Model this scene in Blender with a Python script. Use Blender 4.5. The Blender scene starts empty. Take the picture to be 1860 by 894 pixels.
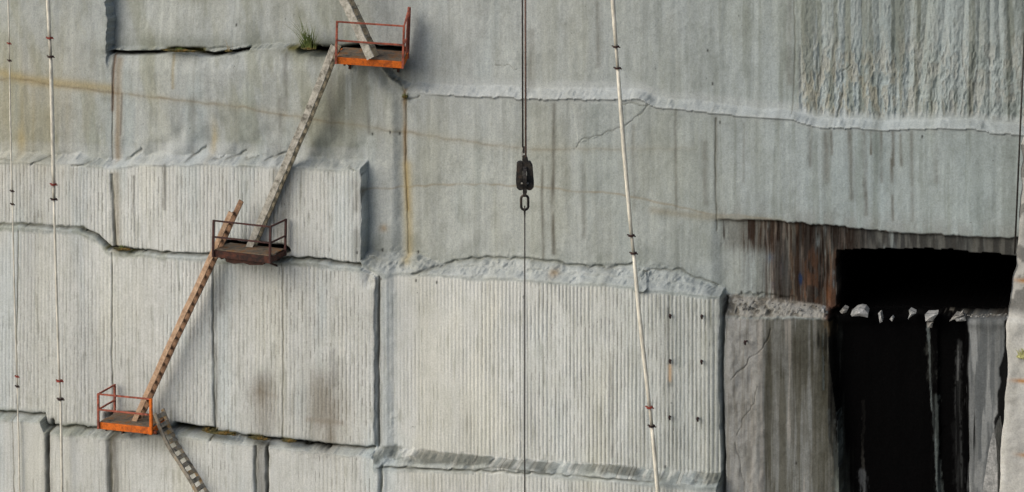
import bpy, bmesh, math, random
import numpy as np
from mathutils import Vector, Matrix
R = math.radians
random.seed(7)
scene = bpy.context.scene
col = scene.collection

# ------------------------------------------------------------------ camera
TH = R(20.0)                 # the quarry wall recedes to the left
DIST, FPX, HOR = 60.0, 3900.0, -455.0
ZC = 12.0
fw = np.array([-math.sin(TH), math.cos(TH), 0.0]); rt = np.array([math.cos(TH), math.sin(TH), 0.0])
CAM = np.array([0, 0, ZC]) - DIST*fw + np.array([0, 0, DIST*(447-HOR)/FPX])
cd = bpy.data.cameras.new('camera'); cam = bpy.data.objects.new('camera', cd); col.objects.link(cam)
cam.location = CAM; cam.rotation_euler = (R(90), 0, TH)
cd.sensor_width = 36; cd.lens = 36*FPX/1860; cd.shift_y = (HOR-447)/1860
cd.clip_start = .5; cd.clip_end = 3000
scene.camera = cam
# ------------------------------------------------------------------ light
w = bpy.data.worlds.new('World'); scene.world = w; w.use_nodes = True
nt = w.node_tree; bg = nt.nodes['Background']; sky = nt.nodes.new('ShaderNodeTexSky')
SUN_EL, SUN_AZ = R(34), R(222)      # azimuth clockwise from +Y
sky.sky_type = 'NISHITA'; sky.sun_disc = False; sky.sun_elevation = SUN_EL; sky.sun_rotation = SUN_AZ
sky.dust_density = 4.0; sky.ozone_density = .6
nt.links.new(sky.outputs[0], bg.inputs[0]); bg.inputs[1].default_value = .115
sd = bpy.data.lights.new('sun', 'SUN'); sd.energy = 1.35; sd.angle = R(60); sd.color = (1, .985, .955)
so = bpy.data.objects.new('sun', sd); col.objects.link(so)
dv = Vector((math.sin(SUN_AZ)*math.cos(SUN_EL), math.cos(SUN_AZ)*math.cos(SUN_EL), math.sin(SUN_EL)))
so.rotation_euler = dv.to_track_quat('Z', 'Y').to_euler(); so.location = (0, -20, 40)
vs = scene.view_settings; vs.view_transform = 'Standard'; vs.look = 'None'; vs.gamma = 1; vs.exposure = 0.36
scene.render.engine = 'CYCLES'

# ------------------------------------------------------------------ pixel <-> wall
def W(px, py, d=0.0):
    """the point of the photograph's (px,py) at distance d in front of the wall plane Y=0"""
    ray = fw*FPX + rt*(px-930) + np.array([0, 0, 1.0])*(-(py-HOR))
    t = (-d - CAM[1])/ray[1]
    return CAM + ray*t
def proj(x, y, z):
    dx, dy, dz = x-CAM[0], y-CAM[1], z-CAM[2]
    f = dx*fw[0]+dy*fw[1]; r = dx*rt[0]+dy*rt[1]
    return 930+FPX*r/f, HOR-FPX*dz/f
def N(px, py, d):
    p = W(px, py, d); return proj(p[0], 0.0, p[2])
def V(px, py, d=0.0): return Vector(W(px, py, d))

# ------------------------------------------------------------------ numpy noise
_rng = np.random.default_rng(11); _T = _rng.random((256, 256)).astype(np.float32)
def vn(x, y, s=0):
    x = (np.asarray(x)+(s*17.31) % 256).astype(np.float32); y = (np.asarray(y)+(s*9.73) % 256).astype(np.float32)
    xi = np.floor(x).astype(np.int32); yi = np.floor(y).astype(np.int32); fx = (x-xi); fy = (y-yi)
    fx = fx*fx*(3-2*fx); fy = fy*fy*(3-2*fy)
    a = _T[xi & 255, yi & 255]; b = _T[(xi+1) & 255, yi & 255]; c = _T[xi & 255, (yi+1) & 255]; e = _T[(xi+1) & 255, (yi+1) & 255]
    return ((a*(1-fx)+b*fx)*(1-fy)+(c*(1-fx)+e*fx)*fy)
def fbm(x, y, s=0, o=4):
    r = 0; a = .5; t = 0
    for k in range(o):
        r = r+a*vn(x*2**k, y*2**k, s+k*3); t += a; a *= .55
    return r/t
def ss(x): x = np.clip(x, 0, 1); return x*x*(3-2*x)
def curve(pts, d, u):
    q = sorted([N(a, b, d) for a, b in pts]); return np.interp(u, [a for a, b in q], [b for a, b in q])
def vcurve(pts, d, v):
    q = sorted([N(a, b, d)[::-1] for a, b in pts]); return np.interp(v, [a for a, b in q], [b for a, b in q])
def gate(x, a, b, s=3.0): return ss((x-a)/s+.5)*ss((b-x)/s+.5)

# ------------------------------------------------------------------ the relief of the quarry wall
xs = np.concatenate([np.arange(-27, -17.6, .16), np.arange(-17.6, 14.6, .0175), np.arange(14.6, 22, .16)])
zs = np.concatenate([np.arange(-.5, 3.6, .16), np.arange(3.6, 19.9, .03), np.arange(19.9, 24, .2)])
X, Z = np.meshgrid(xs, zs)
U, Vv = proj(X, 0.0, Z)
# a little wobble so that no edge is ruler-straight
U0, V0 = U, Vv
wob = (fbm(X*.9, Z*.9, 1)-.5)
u = U + wob*7 + (vn(X*5, Z*5, 2)-.5)*2.5
v = Vv + (fbm(X*.8, Z*.8, 5)-.5)*9 + (vn(X*5, Z*5, 6)-.5)*3 + (vn(X*13, Z*11, 7)-.5)*2.6*ss((fbm(X*2, Z*2, 16, 3)-.4)/.2)
INF = 4000
def mask_poly(pts, d=0.0, uu=None, vv=None):
    uu = U if uu is None else uu; vv = Vv if vv is None else vv
    q = [N(a, b, d) for a, b in pts]; ins = np.zeros(uu.shape, bool)
    for i in range(len(q)):
        (x1, y1), (x2, y2) = q[i], q[(i+1) % len(q)]
        if y1 == y2: continue
        c = ((y1 > vv) != (y2 > vv)) & (uu < (x2-x1)*(vv-y1)/(y2-y1)+x1); ins ^= c
    return ins
def ldist(pts, d=0.0, pad=60, uu=None, vv=None):
    """distance in pixels to a polyline, only evaluated near it"""
    uu = U if uu is None else uu; vv = Vv if vv is None else vv
    q = np.array([N(a, b, d) for a, b in pts]); out = np.full(uu.shape, 1e3)
    m = (uu > q[:, 0].min()-pad) & (uu < q[:, 0].max()+pad) & (vv > q[:, 1].min()-pad) & (vv < q[:, 1].max()+pad)
    pu, pv = uu[m], vv[m]; r = np.full(pu.shape, 1e3)
    for (x1, y1), (x2, y2) in zip(q[:-1], q[1:]):
        L = (x2-x1)**2+(y2-y1)**2+1e-9; t = np.clip(((pu-x1)*(x2-x1)+(pv-y1)*(y2-y1))/L, 0, 1)
        r = np.minimum(r, np.hypot(pu-x1-t*(x2-x1), pv-y1-t*(y2-y1)))
    out[m] = r; return out
def line(pts, wd, d=0.0, **k):
    return np.exp(-(ldist(pts, d, pad=wd*4+8, **k)/wd)**2)

dE, dC, dF, dG, dH, dI, dK = -.35, .12, 0.0, .55, .70, .50, 1.0
# vertical seams
x195 = vcurve([(193, -200), (194, 0), (198, 60), (195, 97), (198, 120)], .1, v) + (fbm(X*0, Z*3.5, 270, 4)-.5)*16
sL = vcurve([(657, 290), (657, 470), (662, 486), (684, 500), (684, 815), (691, 830), (693, 900), (693, 1400)], dG, v)
sR = vcurve([(1308, 500), (1306, 700), (1310, 900), (1312, 1400)], dI, v)
left = ss((sL-u)/1.5+.5)            # 1 left of the seam
iR = ss((sR-u)/1.5+.5)              # 1 left of the big grooved block's right edge
# layer 1: top ledge
T = curve([(-900, -260), (190, -260), (196, 92), (300, 95), (400, 98), (450, 90), (520, 88), (600, 96), (690, 118), (712, 150), (738, 168), (860, 178),
           (1000, 182), (1160, 182), (1190, 195), (1300, 207), (1440, 218), (1480, 232), (1620, 238), (1760, 234), (1860, 246), (2400, 260)], 0.0, u)
T = np.where(u < x195, -INF, T)
wT = np.interp(u, [700, 760, 900, 1440, 2000], [7, 16, 20, 15, 18])
wT = np.where(u < 205, 6, wT)
k1 = ss((v-(T-wT))/wT)
d = dE + (dF-dE)*k1
bl = gate(u, -2000, 722, 20)
d = d + bl*k1*dC*ss((v-T)/40)
# upper faces: flare towards the ledge, broad drill scars
d = d + .06*np.exp(-np.maximum(T-v, 0)/60.)*(v < T)*ss((u-745)/60)
# layer 2 (left): bench with scalloped foot
S2 = curve([(-900, 300), (0, 296), (150, 300), (205, 306), (260, 297), (420, 300), (560, 306), (650, 310)], dG, u)
scal = fbm(X*1.4, Z*.5, 21, 3)
ramp2 = 9+15*scal
t2 = (v-(S2-ramp2))/ramp2
d = d + left*(dG-dF-dC)*ss(t2)**1.4
# scour lobes just above the bench: curved flutes leaning to the right
flute = np.sin((U*.9+Vv*.9)*.09+6*fbm(X*.7, Z*.7, 31, 3))
d = d + left*.026*flute*np.exp(-((v-(S2-36))/34.)**2)*gate(u, 205, 660, 60)
d = d + left*.03*flute*np.exp(-((v-(S2-10))/10.)**2)
# layer 3 (left): crack between the two grooved benches
S3 = curve([(-900, 408), (0, 410), (60, 413), (150, 418), (180, 432), (203, 455), (300, 461), (400, 468), (540, 474), (655, 482), (700, 486)], dG, u)
d = d + left*(dH-dG)*ss((v-S3+4)/5)
crk3 = left*np.exp(-((v-(S3-3))/1.9)**2)*(.45+.8*fbm(X*3, Z*2, 17, 3))
d = d - crk3*.16*np.where(u < 175, .35, 1)
# layer 3 (middle): rough sloping ledge above the big grooved block
A3 = curve([(655, 448), (700, 455), (760, 462), (800, 482), (880, 468), (960, 474), (1060, 484), (1150, 482), (1240, 500), (1300, 524)], .1, u)
B3 = curve([(655, 470), (700, 500), (745, 496), (900, 506), (1100, 516), (1150, 520), (1172, 526), (1306, 541)], dI, u)
mid = (1-left)*iR
t3 = (v-A3)/(B3-A3)
rough = fbm(X*2.2, Z*2.6, 41, 5)
t3r = np.clip(t3+(rough-.5)*1.1*np.sin(np.pi*np.clip(t3, 0, 1)), 0, 1)
d = d + mid*(dI-dF)*(.45*ss(t3r/.35)+.55*ss((t3r-.45)/.55))
# layer 4: bottom bench
S4 = curve([(-900, 740), (0, 751), (84, 757), (88, 778), (175, 783), (205, 788), (290, 780), (345, 784), (500, 802), (600, 812), (690, 818)], dH, u)
d = d + left*(dK-dH)*ss((v-S4+2)/7)
crk4 = left*np.exp(-((v-(S4-4))/2.2)**2)*(.45+.8*fbm(X*3, Z*2, 18, 3))
d = d - crk4*.14
A4 = curve([(690, 808), (740, 816), (900, 832), (1100, 846), (1306, 860)], dI, u)
B4 = curve([(690, 846), (800, 851), (850, 853), (900, 848), (1000, 860), (1150, 872), (1306, 888)], dK, u)
t4 = (v-A4)/(B4-A4)
t4r = np.clip(t4+(fbm(X*2, Z*2.4, 47, 5)-.5)*1.1*np.sin(np.pi*np.clip(t4, 0, 1)), 0, 1)
d = d + mid*(dK-dI)*(.55*ss(t4r/.4)+.45*ss((t4r-.5)/.5))
# shallow slab edge under the ledge at the bottom
d = d + mid*.06*gate(v, 0, 1)*0
# right of the big block
right = (1-left)*(1-iR)
S5 = curve([(1290, 394), (1400, 400), (1560, 413), (1700, 425), (1845, 432), (2300, 440)], 0, u)
S6 = curve([(1310, 540), (1400, 546), (1500, 560), (1520, 572), (1840, 574), (2400, 580)], 0, u)
S7 = curve([(1310, 578), (1500, 580), (1840, 580), (2400, 590)], .3, u)
farR = ss((u-1290)/30)
d = d - farR*.12*ss((v-S5)/6)*gate(v, -INF, 2000)
rr = .4*fbm(X*3.2, Z*3.6, 53, 5)+.6*(1-1.6*np.abs(fbm(X*4.5, Z*5.5, 54, 5)-.5)*2)*.6
t6 = (v-S6)/(S7-S6)
t6r = np.clip(t6+(rr-.5)*.8*np.sin(np.pi*np.clip(t6, 0, 1)), 0, 1)
d = d + right*.32*ss(t6r)
d = d + right*.10*gate(t6, -.3, 1.2, .3)*(rr-.45)*1.5
# bulge of rough rock right beside the big block
d = d + right*gate(u, 1322, 1392, 25)*ss((v-S7)/30)*(.10+.25*(fbm(X*1.5, Z*.9, 57, 4)-.45))
d = d + right*.07*np.exp(-((v-(S6+10))/10.)**2)
# bottom ends of lower face, slightly leaning
d = d + right*ss((v-820)/300)*.4*gate(u, 1322, 1500, 20)

# vertical joints
def joint(pts, dd, wd, deep):
    global d
    m = line(pts, wd*.5+.3, dd, uu=U+wob*4+(vn(X*9, Z*5, 8)-.5)*1.6, vv=Vv)*(.65+.5*vn(X*3, Z*2.5, 15)); d = d-m*deep*.8; return m
j = {}
j['a'] = joint([(204, 318), (205, 380), (210, 448)], dG, 4.5, .10)
j['b'] = joint([(203, 460), (203, 600), (205, 780)], dH, 2.2, .05)
j['c'] = joint([(386, 478), (387, 640), (391, 795)], dH, 2.6, .09)
j['d'] = joint([(686, 505), (685, 650), (686, 812)], dH, 3.0, .14)
j['e'] = joint([(86, 770), (86, 1000)], dK, 5, .22)
j['f'] = joint([(198, 795), (203, 1000)], dK, 8, .12)
j['g'] = joint([(463, 812), (463, 1000)], dK, 4, .14)
j['h'] = joint([(484, 812), (485, 1000)], dK, 4, .18)
j['i'] = joint([(694, 846), (694, 1000)], dK, 4, .12)
j['k'] = joint([(206, 100), (206, 290)], .1, 2.5, .04)
j['l'] = joint([(700, 138), (722, 152), (737, 175), (735, 300), (741, 460)], .05, 2.0, .03)
j['m'] = joint([(1316, 545), (1313, 700), (1318, 894), (1318, 1100)], .2, 3.5, .22)
j['n'] = joint([(1300, 215), (1299, 300), (1302, 420)], 0, 2.4, .02)
j['o'] = joint([(1440, -100), (1443, 100), (1440, 205)], -.3, 2.0, .012)
j['p'] = joint([(512, 480), (514, 640), (513, 800)], dH, 1.5, .02)
j['q'] = joint([(33, 420), (30, 600), (36, 900)], dH, 1.8, .02)
# dark undercuts: below the upper faces and behind the cages
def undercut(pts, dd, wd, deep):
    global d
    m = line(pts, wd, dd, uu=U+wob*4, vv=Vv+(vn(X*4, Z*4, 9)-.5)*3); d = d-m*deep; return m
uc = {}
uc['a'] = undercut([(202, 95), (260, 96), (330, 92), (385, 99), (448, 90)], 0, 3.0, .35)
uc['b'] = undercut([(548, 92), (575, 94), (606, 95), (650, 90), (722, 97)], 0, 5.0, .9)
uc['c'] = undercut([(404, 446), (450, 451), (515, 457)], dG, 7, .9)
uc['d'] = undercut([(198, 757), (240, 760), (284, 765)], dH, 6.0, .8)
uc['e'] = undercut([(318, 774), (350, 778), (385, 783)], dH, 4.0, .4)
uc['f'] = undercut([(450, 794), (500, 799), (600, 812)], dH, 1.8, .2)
# corner chips around block joints
chip = line([(672, 480), (676, 510)], 9, dG, uu=U+wob*10); d = d-chip*.18*(rough*1.5)
chip2 = line([(690, 120), (705, 150), (728, 160)], 9, 0, uu=U+wob*8); d = d-chip2*.10
chip3 = line([(716, 750), (712, 775), (716, 800)], 6, dI, uu=U+wob*12); d = d+chip3*.06*(fbm(X*8, Z*8, 61)-.3)
sh = mask_poly([(1158, 526), (1170, 496), (1182, 520), (1176, 528)], .3, U+wob*6, Vv); d = d+sh*.12
# fracture lines
cr = [([(0, 290), (20, 290)], .4, 1.3, .04), ([(62, 297), (85, 288)], .4, 1.4, .05), ([(135, 300), (165, 296)], .45, 1.6, .05), ([(220, 293), (240, 284), (248, 275)], .4, 2.2, .06), ([(338, 292), (352, 280), (365, 270)], .4, 1.8, .05), ([(385, 290), (400, 286)], .4, 1.4, .04), ([(408, 292), (430, 286), (438, 278)], .4, 1.8, .05), ([(440, 289), (462, 286)], .4, 1.4, .04), ([(475, 292), (505, 284), (520, 277)], .4, 1.7, .05), ([(630, 303), (645, 307)], .5, 1.6, .05), ([(760, 492), (790, 486), (830, 476), (880, 470), (930, 473), (1000, 478), (1060, 487), (1110, 488), (1148, 480)], .15, 2.2, .08), ([(1170, 492), (1230, 494), (1270, 512), (1300, 522)], .2, 1.5, .05), ([(700, 846), (850, 853), (960, 858), (1100, 868), (1200, 874)], .9, 1.6, .06), ([(1340, 536), (1400, 540), (1440, 545)], .1, 1.6, .04), ([(1045, 268), (1050, 258), (1080, 246), (1110, 240), (1135, 228), (1150, 218), (1168, 200), (1178, 188)], 0, .9, .02),
      ([(1125, 188), (1150, 187), (1172, 192)], 0, 1.3, .03),
      ([(900, 118), (925, 120), (940, 124)], -.35, .8, .012),
      ([(1330, 690), (1352, 668), (1362, 650), (1385, 632), (1400, 600)], .25, 1.0, .025), ([(1340, 790), (1352, 755), (1368, 735), (1378, 700)], .25, .9, .02), ([(1336, 800), (1346, 840), (1352, 880)], .25, .8, .02),
      ([(1520, 215), (1530, 170), (1528, 130), (1545, 120)], -.3, 1.4, .03),
      ([(735, 183), (745, 178), (760, 175)], 0, 1.4, .04)]
crm = np.zeros_like(U)
for pts, dd, wd, deep in cr:
    m = line(pts, wd, dd, uu=U+(vn(X*6, Z*6, 13)-.5)*6, vv=Vv+(vn(X*6, Z*6, 14)-.5)*6); d = d-m*deep; crm = np.maximum(crm, m)
# thrown lobe left of that fracture
lob = mask_poly([(1050, 260), (1110, 240), (1150, 218), (1178, 188), (1125, 188), (1040, 186)], 0)
d = d+lob*.012

# drill-hole ribs
xw = X + .06*(vn(X*1.3, Z*.10, 71)-.5) + .006*(vn(X*7, Z*.3, 72)-.5)
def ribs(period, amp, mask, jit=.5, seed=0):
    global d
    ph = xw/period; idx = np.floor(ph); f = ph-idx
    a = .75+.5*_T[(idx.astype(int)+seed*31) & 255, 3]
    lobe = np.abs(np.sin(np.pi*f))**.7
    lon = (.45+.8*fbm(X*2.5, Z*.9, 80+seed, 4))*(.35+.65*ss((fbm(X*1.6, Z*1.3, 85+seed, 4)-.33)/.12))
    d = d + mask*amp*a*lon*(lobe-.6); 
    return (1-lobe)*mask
G1 = left*ss((v-S2)/6)*ss((S3-v-4)/4)
H1 = left*ss((v-S3-5)/6)*ss((S4-v-6)/10)
K1 = left*ss((v-S4-4)/6)
I1 = mid*ss((v-B3-3)/5)*ss((A4-v+6+12*(_T[(np.floor(xw/.112)).astype(int) & 255, 5]-.5)*1.6)/4)
K2 = mid*ss((v-B4-4)/8)
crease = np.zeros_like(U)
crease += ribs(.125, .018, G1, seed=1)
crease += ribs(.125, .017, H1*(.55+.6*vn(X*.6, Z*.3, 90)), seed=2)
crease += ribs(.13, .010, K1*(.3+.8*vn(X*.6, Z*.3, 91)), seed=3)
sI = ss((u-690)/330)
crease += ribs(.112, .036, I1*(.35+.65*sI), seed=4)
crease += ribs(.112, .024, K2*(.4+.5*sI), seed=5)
L1 = ss((u-1440)/14)*ss((T-wT*.8-v)/18)
wideR = fbm(X*1.9, Z*.10, 101, 3)
d = d + L1*(.05*(np.abs(np.sin(np.pi*(X*2.3+2.2*vn(X*.9, Z*.12, 102))))**.8-.5)*(.6+.8*vn(X*.7, Z*.1, 104)))
rl = fbm(X*10, Z*3.2, 103, 6)
d = d + L1*(.05+.07*gate(v, 90, 235, 90))*(np.abs(rl-.5)*-1.6+.08)
# broad soft scars on the older faces
up = ss((T-wT-v)/20)*(1-L1)
d = d + up*.035*(fbm(X*1.6, Z*.07, 111, 3)-.5)*2
fz = ss((v-T)/15)*(1-G1)*(1-H1)*(1-I1)*(1-K1)*(1-K2)
d = d + fz*.022*(fbm(X*2.3, Z*.12, 112, 3)-.5)*2
d = d + gate(u, 205, 735, 60)*gate(v, 100, 285, 40)*.06*(fbm(X*1.2+Z*.6, Z*.35, 113, 3)-.5)*2
d = d + gate(u, 198, 450, 40)*gate(v, -400, 92, 12)*.16*ss((v-0)/90)      # bulging foot of the upper face
# general unevenness
lz = mid*(gate(t3, -.3, 1.0, .3)+gate(t4, -.1, 1.0, .2))+left*(gate(v-S3, -6, 10, 5)+gate(v-S4, -6, 14, 5)+gate(v-S2, -18, 2, 6))*.5
d = d + lz*.055*(np.abs(fbm(X*4, Z*5, 141, 5)-.5)*-2+.3)
d = d + .05*(fbm(X*.35, Z*.35, 121, 3)-.5) + .008*(fbm(X*7, Z*7, 122, 3)-.5)
old = np.clip(fz+up+L1, 0, 1)
d = d + .014*old*(fbm(X*9, Z*7, 123, 3)-.5)
# lower-right: lean stack of wet faces
wet = mask_poly([(1500, 582), (1512, 560), (1845, 560), (1850, 1500), (1545, 1500), (1525, 760)], 0)
stepR = ss((u-vcurve([(1750, 580), (1758, 800), (1765, 1000)], 0, v))/3)
d = d + wet*(-.45*ss((u-1510)/6)+.35*stepR+.10*gate(u, 1690, 1704, 3))
# the cave mouth
ev = Vv+(vn(X*3, Z*3, 131)-.5)*4; eu = U+(vn(X*3, Z*3, 132)-.5)*4
cave_pts = [(1519, 456), (1560, 455), (1620, 454), (1690, 452), (1760, 458), (1838, 466), (1900, 474), (1900, 571), (1700, 571), (1600, 573), (1519, 571)]
mouth = mask_poly(cave_pts, -.1, eu, ev)
inner = mask_poly([(1524, 460), (1690, 456), (1838, 470), (1894, 477), (1894, 566), (1524, 566)], -.1, eu, ev)
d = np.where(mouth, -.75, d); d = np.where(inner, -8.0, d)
D = d

# ------------------------------------------------------------------ colour of the stone
def C3(r, g, b): return np.array([r, g, b], dtype=np.float64)
lum = np.ones_like(U)
fresh = np.clip(G1+H1+I1+K1+K2, 0, 1)[..., None]
hi = ss((u-800)/900)[..., None]
base = (C3(.335, .364, .360)*(1-hi)+C3(.325, .362, .372)*hi)*(1-fresh) + C3(.474, .496, .484)*fresh
base = base*(1-hi*C3(.20, .155, .15))
base = base*(1-.16*(right*ss((v-S7)/10))[..., None])
rgb = base.copy()
def mixc(m, c, k=1.0):
    global rgb
    m = np.clip(m*k, 0, 1)[..., None]; rgb = rgb*(1-m)+np.asarray(c)*m
def mul(m, c):
    # multiplies the stone colour
    global rgb
    m = np.clip(m, 0, 1)[..., None]; rgb = rgb*(1-m*(1-np.asarray(c)))
big = fbm(X*.35, Z*.22, 201, 4); mid_n = fbm(X*1.1, Z*.5, 202, 4)
rgb = rgb*(.86+.28*big)[..., None]*(.93+.14*mid_n)[..., None]
strk = fbm(X*5.0+.25*fbm(X*2, Z*1.5, 209, 3), Z*.26, 203, 4); strk2 = fbm(X*13, Z*.5, 204, 3); strk3 = fbm(X*2.2, Z*.07, 205, 3)
mul(ss((strk-.55)/.2)*(1-.55*fresh[..., 0])*(.4+.5*ss((u-1150)/200)), C3(.80, .80, .77)); mul(ss((strk3-.56)/.15)*(1-.3*fresh[..., 0])*(.35+.4*ss((u-1150)/200)), C3(.82, .82, .80))
rgb = rgb*(1+(.2*strk2-.1)*(1-.7*fresh[..., 0]))[..., None]
mot = fbm(X*2.6, Z*2.2, 263, 5); mfr = 1-.8*fresh[..., 0]; mul(ss((mot-.50)/.2)*.4*mfr, C3(.76, .765, .74)); mul(ss((.44-mot)/.2)*.3*mfr, C3(1.14, 1.14, 1.12))
# warm tint drifting over the panels
warm = fbm(X*.8, Z*.18, 206, 4); mul(ss((warm-.5)/.3), C3(1.0, .985, .94)); mul(ss((.45-warm)/.2)*(1-ss((u-700)/500)*.6), C3(.95, .99, 1.02))
# rib creases darkened in the colour as groove shade, plus broken dark lines
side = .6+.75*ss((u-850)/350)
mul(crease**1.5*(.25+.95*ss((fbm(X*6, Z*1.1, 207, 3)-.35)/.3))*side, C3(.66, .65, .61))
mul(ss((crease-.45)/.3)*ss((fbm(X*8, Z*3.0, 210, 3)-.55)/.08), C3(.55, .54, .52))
dash = ss((vn(X*16, Z*1.3, 208)-.80)/.1)*fresh[..., 0]; mul(dash, C3(.80, .80, .78))
# olive weathering of the old faces
olv = ss((fbm(X*1.3+.3*Z, Z*.35, 281, 5)-.44)/.2)*(1-fresh[..., 0]); mul(olv*ss((760-u)/200)*.8, C3(.82, .81, .72)); mul(olv*ss((u-700)/200)*.35, C3(.86, .86, .83))
# soft ledges: bluish skylight painted into the stone colour
skylit = np.clip(left*gate(v-S2, -34, 3, 10)+gate(v-T, -30, 4, 12)*ss((u-745)/40)+mid*gate(t3, .05, .95, .2)*.7, 0, 1)
mixc(skylit*(.5+.5*mid_n), C3(.40, .43, .45), .4)
# yellow / ochre seepage
def blob(cx, cy, rx, ry, dd=0, pw=1.0):
    a, b = N(cx, cy, dd); return np.exp(-(((U+wob*20-a)/rx)**2+((Vv-b)/ry)**2)**pw)
yel = C3(.33, .27, .13); och = C3(.24, .16, .07); brn = C3(.16, .125, .085); soot = C3(.07, .072, .066)
mixc(blob(20, 190, 170, 110)*(.4+.9*strk), yel, .35)
mixc(blob(40, 255, 10, 26, .1)+blob(386, 252, 7, 30, .1), yel*1.1, .5)
mixc(blob(600, 220, 90, 70)*(.4+.6*mid_n), C3(.20, .20, .14), .45)
mixc(blob(640, 175, 60, 60)*ss((strk-.40)/.2), C3(.13, .13, .09), .5)
mixc(line([(0, 132), (60, 146), (200, 160)], 9, .1), yel, .6)
v1 = [(-300, 110), (0, 142), (60, 147), (200, 166), (330, 182), (450, 195), (560, 215), (735, 240), (870, 262), (960, 271), (1100, 272), (1260, 270)]
mk = np.interp(U, [0, 900, 1260], [1, .6, .2])
mixc(line(v1, 2.2, .05, uu=U, vv=V0+(vn(X*4, Z*4, 220)-.5)*5)*mk*(.3+.8*vn(X*3, Z*3, 219)), C3(.14, .11, .07), .75)
mixc(line(v1, 8, .05)*mk*.2, C3(.27, .23, .13))
v2 = [(670, 342), (760, 338), (860, 334), (1000, 341), (1040, 346), (1130, 354), (1200, 368), (1290, 388), (1400, 398)]
mixc(line(v2, 1.8, 0, uu=U, vv=V0+(vn(X*4, Z*4, 221)-.5)*4)*(.3+.8*vn(X*3, Z*3, 218)), C3(.2, .15, .08), .55)
mixc(line([(1185, 382), (1260, 392), (1420, 403)], 7, 0)*.5, C3(.2, .17, .11), .8)
mixc(line([(215, 110), (215, 200), (214, 285)], 7, .1)*(.5+.5*strk), och, .65)
mixc(line([(207, 100), (205, 200)], 3, .1), C3(.12, .06, .03), .7)
mixc(line([(222, 170), (220, 245)], 2, .1), C3(.1, .08, .06), .6)
mixc(line([(735, 165), (736, 300), (741, 380)], 4.0, 0)*(.4+.6*vn(X*3, Z*2, 222)), och*.7, .85)
mixc(line([(739, 300), (744, 470)], 9, 0), yel, .6)
mixc(line([(313, 100), (314, 160)], 3, .1), yel*.8, .5); mixc(line([(212, 318), (212, 450)], 8, dG), C3(.2, .17, .11), .55)
drip = (.1+1.1*fbm(X*9, Z*1.6, 271, 4))*ss((fbm(X*1.5, Z*1.2, 272, 3)-.15)/.2)
for x, y0, y1, wd, kk, dd in [(1005, 190, 460, 4, .6, 0), (986, 300, 470, 3, .35, 0), (962, 60, 160, 9, .25, -.3), (1085, 5, 120, 5, .3, -.3), (1435, 0, 150, 7, .3, -.3),
        (1621, 240, 300, 3, .8, 0), (1619, 290, 400, 3, .5, 0), (1500, 245, 330, 6, .35, 0), (1571, 242, 390, 4, .5, 0), (1545, 240, 360, 5, .35, 0), (1600, 240, 330, 3, .4, 0), (1635, 245, 300, 3, .4, 0), (1700, 240, 330, 5, .25, 0), (1470, 230, 300, 4, .3, 0), (1150, 230, 380, 4, .25, 0), (1060, 300, 430, 4, .25, 0), (1350, 225, 330, 3, .25, 0), (1582, 240, 280, 2, .5, 0), (1510, 240, 280, 3, .4, 0), (1280, 260, 370, 6, .3, 0),
        (1300, 215, 380, 4, .3, 0), (1226, 200, 380, 3, .3, 0), (1655, 240, 400, 4, .3, 0), (298, 300, 380, 3, .5, dG), (518, 300, 440, 14, .35, dG), (498, 310, 400, 6, .3, dG),
        (388, 480, 640, 5, .4, dH), (392, 640, 790, 5, .4, dH), (400, 480, 560, 10, .3, dH), (243, 320, 420, 2, .4, dG), (320, 320, 400, 2, .3, dG), (673, 160, 240, 5, .35, 0), (603, 140, 230, 8, .3, 0),
        (480, 690, 790, 20, .22, dH), (590, 690, 800, 30, .25, dH), (605, 640, 700, 7, .3, dH), (690, 510, 800, 7, .4, dI), (470, 812, 900, 8, .7, dK), (482, 810, 900, 4, .5, dK), (205, 795, 900, 11, .55, dK),
        (86, 770, 900, 7, .6, dK), (1214, 560, 700, 3, .3, dI), (1110, 640, 830, 3, .3, dI), (1350, 600, 800, 18, .2, .2), (508, 170, 280, 5, .25, .1), (660, 330, 460, 12, .3, .1), (520, 100, 200, 5, .3, .1), (350, 180, 280, 8, .25, .1), (1218, 660, 700, 3, .25, dI)]:
    mixc(line([(x, y0), (x+1, y1)], wd, dd, uu=U+wob*6)*drip, C3(.085, .082, .068), min(1, kk*2.0))
for cx, cy, rx, ry, kk in [(478, 712, 18, 24, .55), (482, 745, 24, 50, .35), (590, 745, 44, 50, .5), (575, 705, 14, 30, .3), (600, 800, 30, 20, .35)]: mixc(blob(cx, cy, rx, ry, dH)*(.5+.9*strk2), C3(.135, .11, .072), kk)
mixc(line([(1217, 665), (1217, 690)], 3.5, dI), C3(.5, .33, .18), .55)
mixc(line([(560, 762), (620, 768)], 5, dH)+line([(470, 710), (505, 722)], 4, dH)*.5, brn, .35)
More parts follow.
